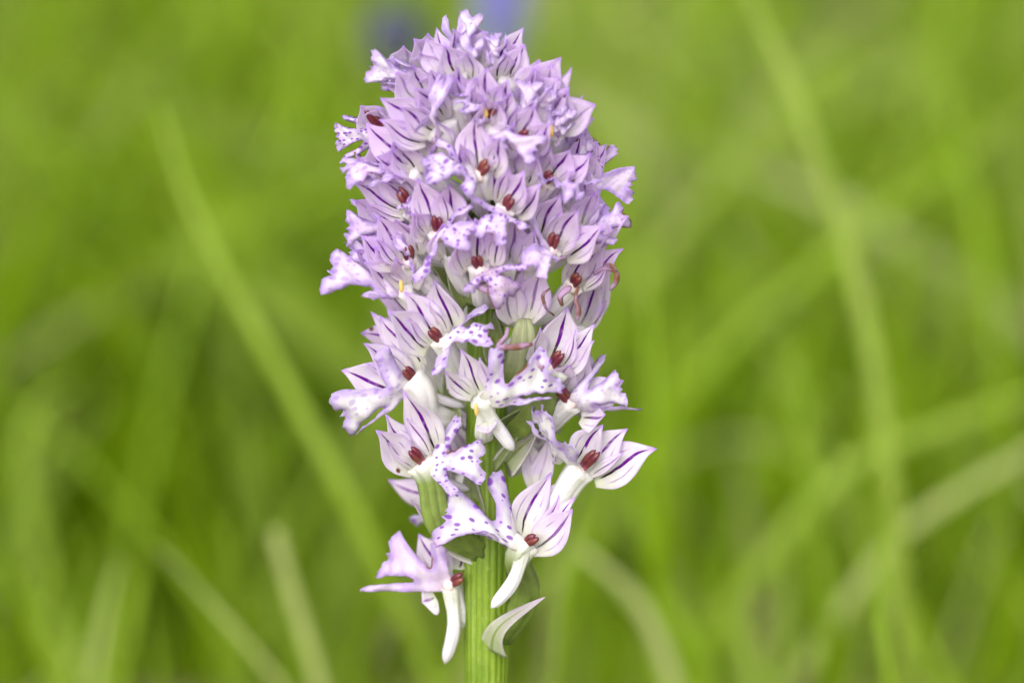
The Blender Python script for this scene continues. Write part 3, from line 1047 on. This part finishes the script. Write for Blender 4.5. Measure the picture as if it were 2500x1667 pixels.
# ---- upper dome
floret((1065, 325), [(928, 240, B(L=9.6)), (979, 262), (1010, 212), (925, 292, B(W=3.2, L=9))], [(1007, 280)], None,
       ((1078, 192), (1012, 318), (1034, 432), B(L=8.5, S=7.5, cw=.5)), tint=.55, R=12.5, spot=.5)
floret((1170, 430), [(1163, 280, B(W=4.6)), (1122, 350, B(W=3.6)), (1222, 335, B(W=3.6))], [(1196, 330), (1135, 370, B(v=.7))], (1186, 406),
       ((1045, 405), (1062, 335), (1150, 462), B(L=8.2, S=7)), tint=.5, R=13.5)
floret((1187, 287), [(1190, 166, B(W=4.6)), (1148, 222, B(W=3)), (1242, 195, B(W=4))], [(1218, 205), (1160, 215, B(v=.6))], (1203, 270),
       ((1125, 258), (1108, 225), (1160, 305), B(L=6, S=5.5)), tint=.5, R=12.5, pol=(1185, 275))
floret((1262, 352), [(1303, 258, B(W=4.4)), (1249, 226, B(W=4.2)), (1345, 300, B(W=3.8))], [(1285, 275), (1330, 320)], (1280, 335),
       None, tint=.6, R=13.2, spot=.15)
floret((1295, 255), [(1370, 140, B(v=.2, L=9)), (1363, 190, B(v=.5)), (1316, 145, B(v=.5, dz=-2))], [], None,
       None, tint=.5, R=11.5, age=.08, spot=.2)
floret((1290, 330), [(1390, 212, B(v=.7)), (1340, 215, B(v=.3))], [], None, ((1290, 200), (1260, 215), (1310, 235), B(L=7.5, S=7)), tint=.5, R=12.5, age=.06, spot=.2)
floret((1352, 325), [(1455, 257, B(W=3.6, L=9.5, v=.4)), (1388, 220), (1365, 330, B(W=2, L=4))], [], None,
       ((1392, 268), (1340, 258), (1402, 300), B(L=5.5, S=5)), tint=.5, R=13.5, pol=(1345, 322), spot=.4)
floret((1030, 195), [(944, 215, B(v=.3)), (1025, 128, B(W=3.4)), (1010, 160, B(v=.5))], [], None, ((905, 165), (975, 150), (945, 205), B(L=8, S=6.5)), tint=.32, R=9, spot=.3)
floret((1140, 165), [(1143, 60, B(W=3.0, dz=-1)), (1105, 70, B(W=3.6)), (1180, 75, B(v=.2))], [], None, ((1150, 34), (1085, 45), (1180, 100), B(L=8, S=7)), tint=.3, R=7, spot=.2)
floret((1120, 195), [(1083, 112, B(W=4.4)), (1066, 68, B(W=2.6, dz=-2)), (1040, 95, B(v=.3, dz=-2)), (1140, 130, B(v=.6))], [], None,
       None, tint=.32, R=8.5)
floret((1055, 165), [(1010, 95, B(v=.2)), (1045, 82, B(v=.2))], [], None, None, tint=.35, R=6.5, spot=.1)
floret((1218, 175), [(1278, 68, B(W=3)), (1240, 95, B(W=3.6)), (1280, 108, B(W=3.4))], [], None, ((1200, 88), (1180, 95), (1235, 90), B(L=6)), tint=.3, R=8, spot=.25)
floret((1240, 205), [(1282, 110, B(W=3.6)), (1232, 128, B(W=3.6)), (1316, 160, B(W=3.4))], [], None, None, tint=.4, R=9.5, age=.1)
floret((1120, 255), [(1050, 170, B(W=3.4)), (1120, 165, B(W=3.6)), (1165, 190, B(v=.5))], [], None, None, tint=.45, R=11.5, spot=.3)
floret((1040, 250), [(965, 175, B(v=.4)), (1012, 165, B(W=3.2)), (1060, 180)], [], None, None, tint=.4, R=11, spot=.3)


# ---- florets set deeper in the head
floret((1200, 312), [(1215, 250, B(v=.4)), (1180, 240, B(v=.4))], [], None, ((1312, 368), (1262, 318), (1235, 362), B(L=8, S=5)), tint=.6, R=13, spot=.05)
floret((1410, 805), [(1466, 672, B(W=4.2)), (1492, 640, B(W=3.2, dz=-1)), (1425, 690, B(W=3.4, v=.6))], [(1450, 720)], None, None, tint=.4, R=11, dw=-1.5)
floret((1238, 655), [(1256, 535, B(v=.7)), (1200, 560, B(v=.6)), (1305, 560, B(v=.7))], [], None, None, tint=.6, R=11, dw=-1.5)
floret((1045, 400), [(985, 310, B(v=.7)), (1045, 280, B(v=.7)), (955, 365)], [], None, None, tint=.45, R=11.5)
floret((1255, 455), [(1268, 335, B(v=.6)), (1310, 365), (1215, 360, B(v=.5))], [], None, None, tint=.5, R=11.5)
floret((1110, 630), [(1125, 500, B(v=.6)), (1082, 545, B(v=.5)), (1160, 540, B(v=.6))], [], None, None, tint=.55, R=10.5)
floret((1395, 530), [(1440, 420, B(v=.6)), (1468, 465, B(v=.6)), (1398, 420, B(v=.6))], [], None, None, tint=.5, R=12.5)
floret((950, 460), [(870, 385, B(v=.6)), (905, 352, B(v=.7)), (950, 375)], [], None, ((850, 415), (865, 372), (880, 445), B(L=6.5, S=6)), tint=.7, R=13, dw=-2, spot=.2)
floret((965, 650), [(885, 560, B(v=.7)), (930, 535, B(v=.7)), (870, 610, B(v=.6))], [], None, ((856, 610), (880, 560), (890, 670), B(L=6.5, S=6)), tint=.6, R=12.5, dw=-2, spot=.3)
floret((1195, 370), [(1175, 270, B(v=.5)), (1228, 265, B(v=.7)), (1255, 300, B(v=.6))], [], None, None, tint=.5, R=11)
floret((1095, 300), [(1065, 180, B(v=.5)), (1115, 190, B(v=.6)), (1025, 215, B(v=.6))], [], None, None, tint=.4, R=11)
floret((1325, 270), [(1345, 155, B(v=.5)), (1305, 165, B(v=.5)), (1388, 225, B(v=.6))], [], None, ((1345, 225), (1305, 205), (1370, 280), B(L=6.5, S=6)), tint=.4, R=12, age=.05, spot=.2)
floret((1165, 140), [(1192, 78, B(v=.5)), (1212, 92, B(v=.3)), (1150, 55, B(v=.3))], [], None, None, tint=.3, R=6)
floret((980, 200), [(945, 150, B(v=.2)), (985, 112, B(v=.3)), (955, 190, B(v=.4))], [], None, ((920, 175), (958, 140), (940, 218), B(L=6, S=5)), tint=.3, R=10, dw=-2, spot=.3)
floret((1400, 410), [(1432, 312, B(v=.5)), (1396, 300, B(v=.5)), (1460, 345, B(v=.4))], [], None, ((1446, 338), (1405, 318), (1470, 385), B(L=6, S=5.5)), tint=.4, R=12.5, dw=-2, spot=.2)
floret((1312, 1215), [(1286, 1062, B(W=3.2, v=.3, f=.3)), (1338, 1070, B(W=3.2, v=.3, f=.3))], [], None, None, tint=.05, R=6.5, dw=-1)


# ---- florets on the far side of the spike
def back_floret(az, py, R, tint):
    """faces away from the photograph: az is measured round the stem, 180 = straight back"""
    FCOUNT[0] += 1
    k = FCOUNT[0]
    c = axisP(py)
    o = VR * math.sin(az) + np.array([0, -1, 0]) * math.cos(az)
    up = np.array([0, 0, 1.0])
    side = np.cross(o, up)
    th = c + o * R * 1e-3
    b0 = axisP(py + 150) + o * 0.0018
    tv = np.linspace(0, 1, 14)
    path = smooth_path([b0, (b0 + th) / 2 - up * 0.001, th], 14)
    v, f, uv = tube(path, 1.3e-3 * np.interp(tv, [0, .4, 1], [.8, 1, 1.15]), 18, 0.1, 6, True, 2)
    fl = new_mesh('floret', v, f, M_OVW, orchid, origin=th, uv=uv)
    fl['tint'] = tint
    roll = rng.uniform(-0.5, 0.5)
    for a in (-55, 0, 55):
        a = rad(a) + roll
        d = nrm(o * 0.45 + 0.95 * (up * math.cos(a) + side * math.sin(a)))
        q = petal('sepal', M_SEP, th + d * 0.0005, th + d * 0.0086, 0.004, o - 0.5 * (up * math.cos(a) + side * math.sin(a)), fl)
        q['tint'] = tint; q['vein'] = 1.0
    for a in (-28, 28):
        a = rad(a) + roll
        d = nrm(o * 0.6 + 0.8 * (up * math.cos(a) + side * math.sin(a)))
        q = petal('petal', M_SEP, th + d * 0.0005, th + d * 0.0068, 0.0023, o, fl)
        q['tint'] = tint; q['vein'] = 0.8
    dn = -(up * math.cos(roll) + side * math.sin(roll))
    sd2 = np.cross(o, dn)
    l = build_lip(fl, th, th + (o * 0.55 + dn * 0.8) * 0.0085, th + (o * 0.5 + dn * 0.3 - sd2 * 0.8) * 0.0058,
                  th + (o * 0.5 + dn * 0.3 + sd2 * 0.8) * 0.0058, k * 13, tint, 0.8, 0.0)
    build_column(fl, th, th + nrm(o * 0.5 - dn * 0.8) * 0.0026, 0.0018, o)


for i in range(17):
    py = 330 + i * 58
    az = rad(118 + (i * 137.5) % 124)
    back_floret(az, py, np.interp(py, [330, 450, 700, 1300], [8.5, 10, 10, 8.5]), float(np.interp(py, [330, 700, 1300], [.5, .6, .15])))

# ---- bracts
bract(1203, 1588, 0.5, 1331, 1457, 6.0, 4.1, .4, cup=.15, ctrl=(1215, 1490), inward=-VT - 0.4 * VU, prof=(1, .86, .66, .48, .36, .25, .15, .08, .01))
bract(1172, 1352, -0.4, 1003, 1220, 3.5, 2.8, .1, cup=.7, ctrl=(1065, 1310))
bract(1235, 1130, 0.8, 1320, 1045, 4.5, 3.2, .45)
bract(1142, 745, 6.0, 1088, 604, 13.0, 2.2, .95, cup=.9)
bract(1120, 705, 6, 1040, 645, 11.5, 1.8, .95, cup=.9)
bract(1245, 960, 2.5, 1300, 820, 4.0, 2.6, .9)
bract(1110, 1045, 1.2, 1084, 900, 3.0, 2.0, .9)
bract(1215, 880, 2.2, 1205, 760, 3.0, 3.0, .95)
bract(1190, 1115, 0.9, 1318, 975, 6.5, 4.0, .95)
bract(1158, 1250, 0.6, 1140, 1120, 3.0, 2.6, .8)


# ---- curled, withered lip remains
def wisp(pts, w0, r, mat=M_DRY):
    path = smooth_path([P(x, y, w0 + d) for x, y, d in pts], 14)
    v, f, uv = tube(path, r * 0.48e-3 * np.interp(np.linspace(0, 1, 14), [0, .3, .8, 1], [.6, .8, 1.2, .5]), 10, 0.2, 3)
    new_mesh('withered_lobe', v, f, mat, orchid, uv=uv)


wisp([(1450, 668, -1), (1480, 655, .3), (1505, 665, .8), (1502, 690, .6), (1490, 708, .2)], axis_w(680) + 9, .6)
wisp([(1475, 645, -.5), (1495, 648, .5), (1506, 662, .6)], axis_w(680) + 10, .4)
wisp([(1352, 770, -2), (1330, 745, .5), (1326, 720, .8), (1342, 705, .6)], axis_w(740) + 10, .38)
wisp([(1372, 745, 0), (1368, 725, .6), (1395, 700, .4)], axis_w(730) + 11, .8)
wisp([(1412, 700, 0), (1405, 730, .8), (1412, 755, .6), (1410, 782, .2)], axis_w(730) + 11, .55)
wisp([(1318, 870, 0), (1312, 885, .8), (1322, 898, .8), (1332, 885, .4)], axis_w(880) + 12.5, .35)
wisp([(1240, 800, 0), (1235, 820, .5), (1215, 845, .8), (1245, 848, .5), (1300, 840, 0)], axis_w(820) + 11.5, .7)
wisp([(1185, 690, 0), (1165, 698, 1), (1200, 715, 1)], axis_w(700) + 13, .6)

# tidy helper data
for o in bpy.data.objects:
    if '_org' in o:
        del o['_org']
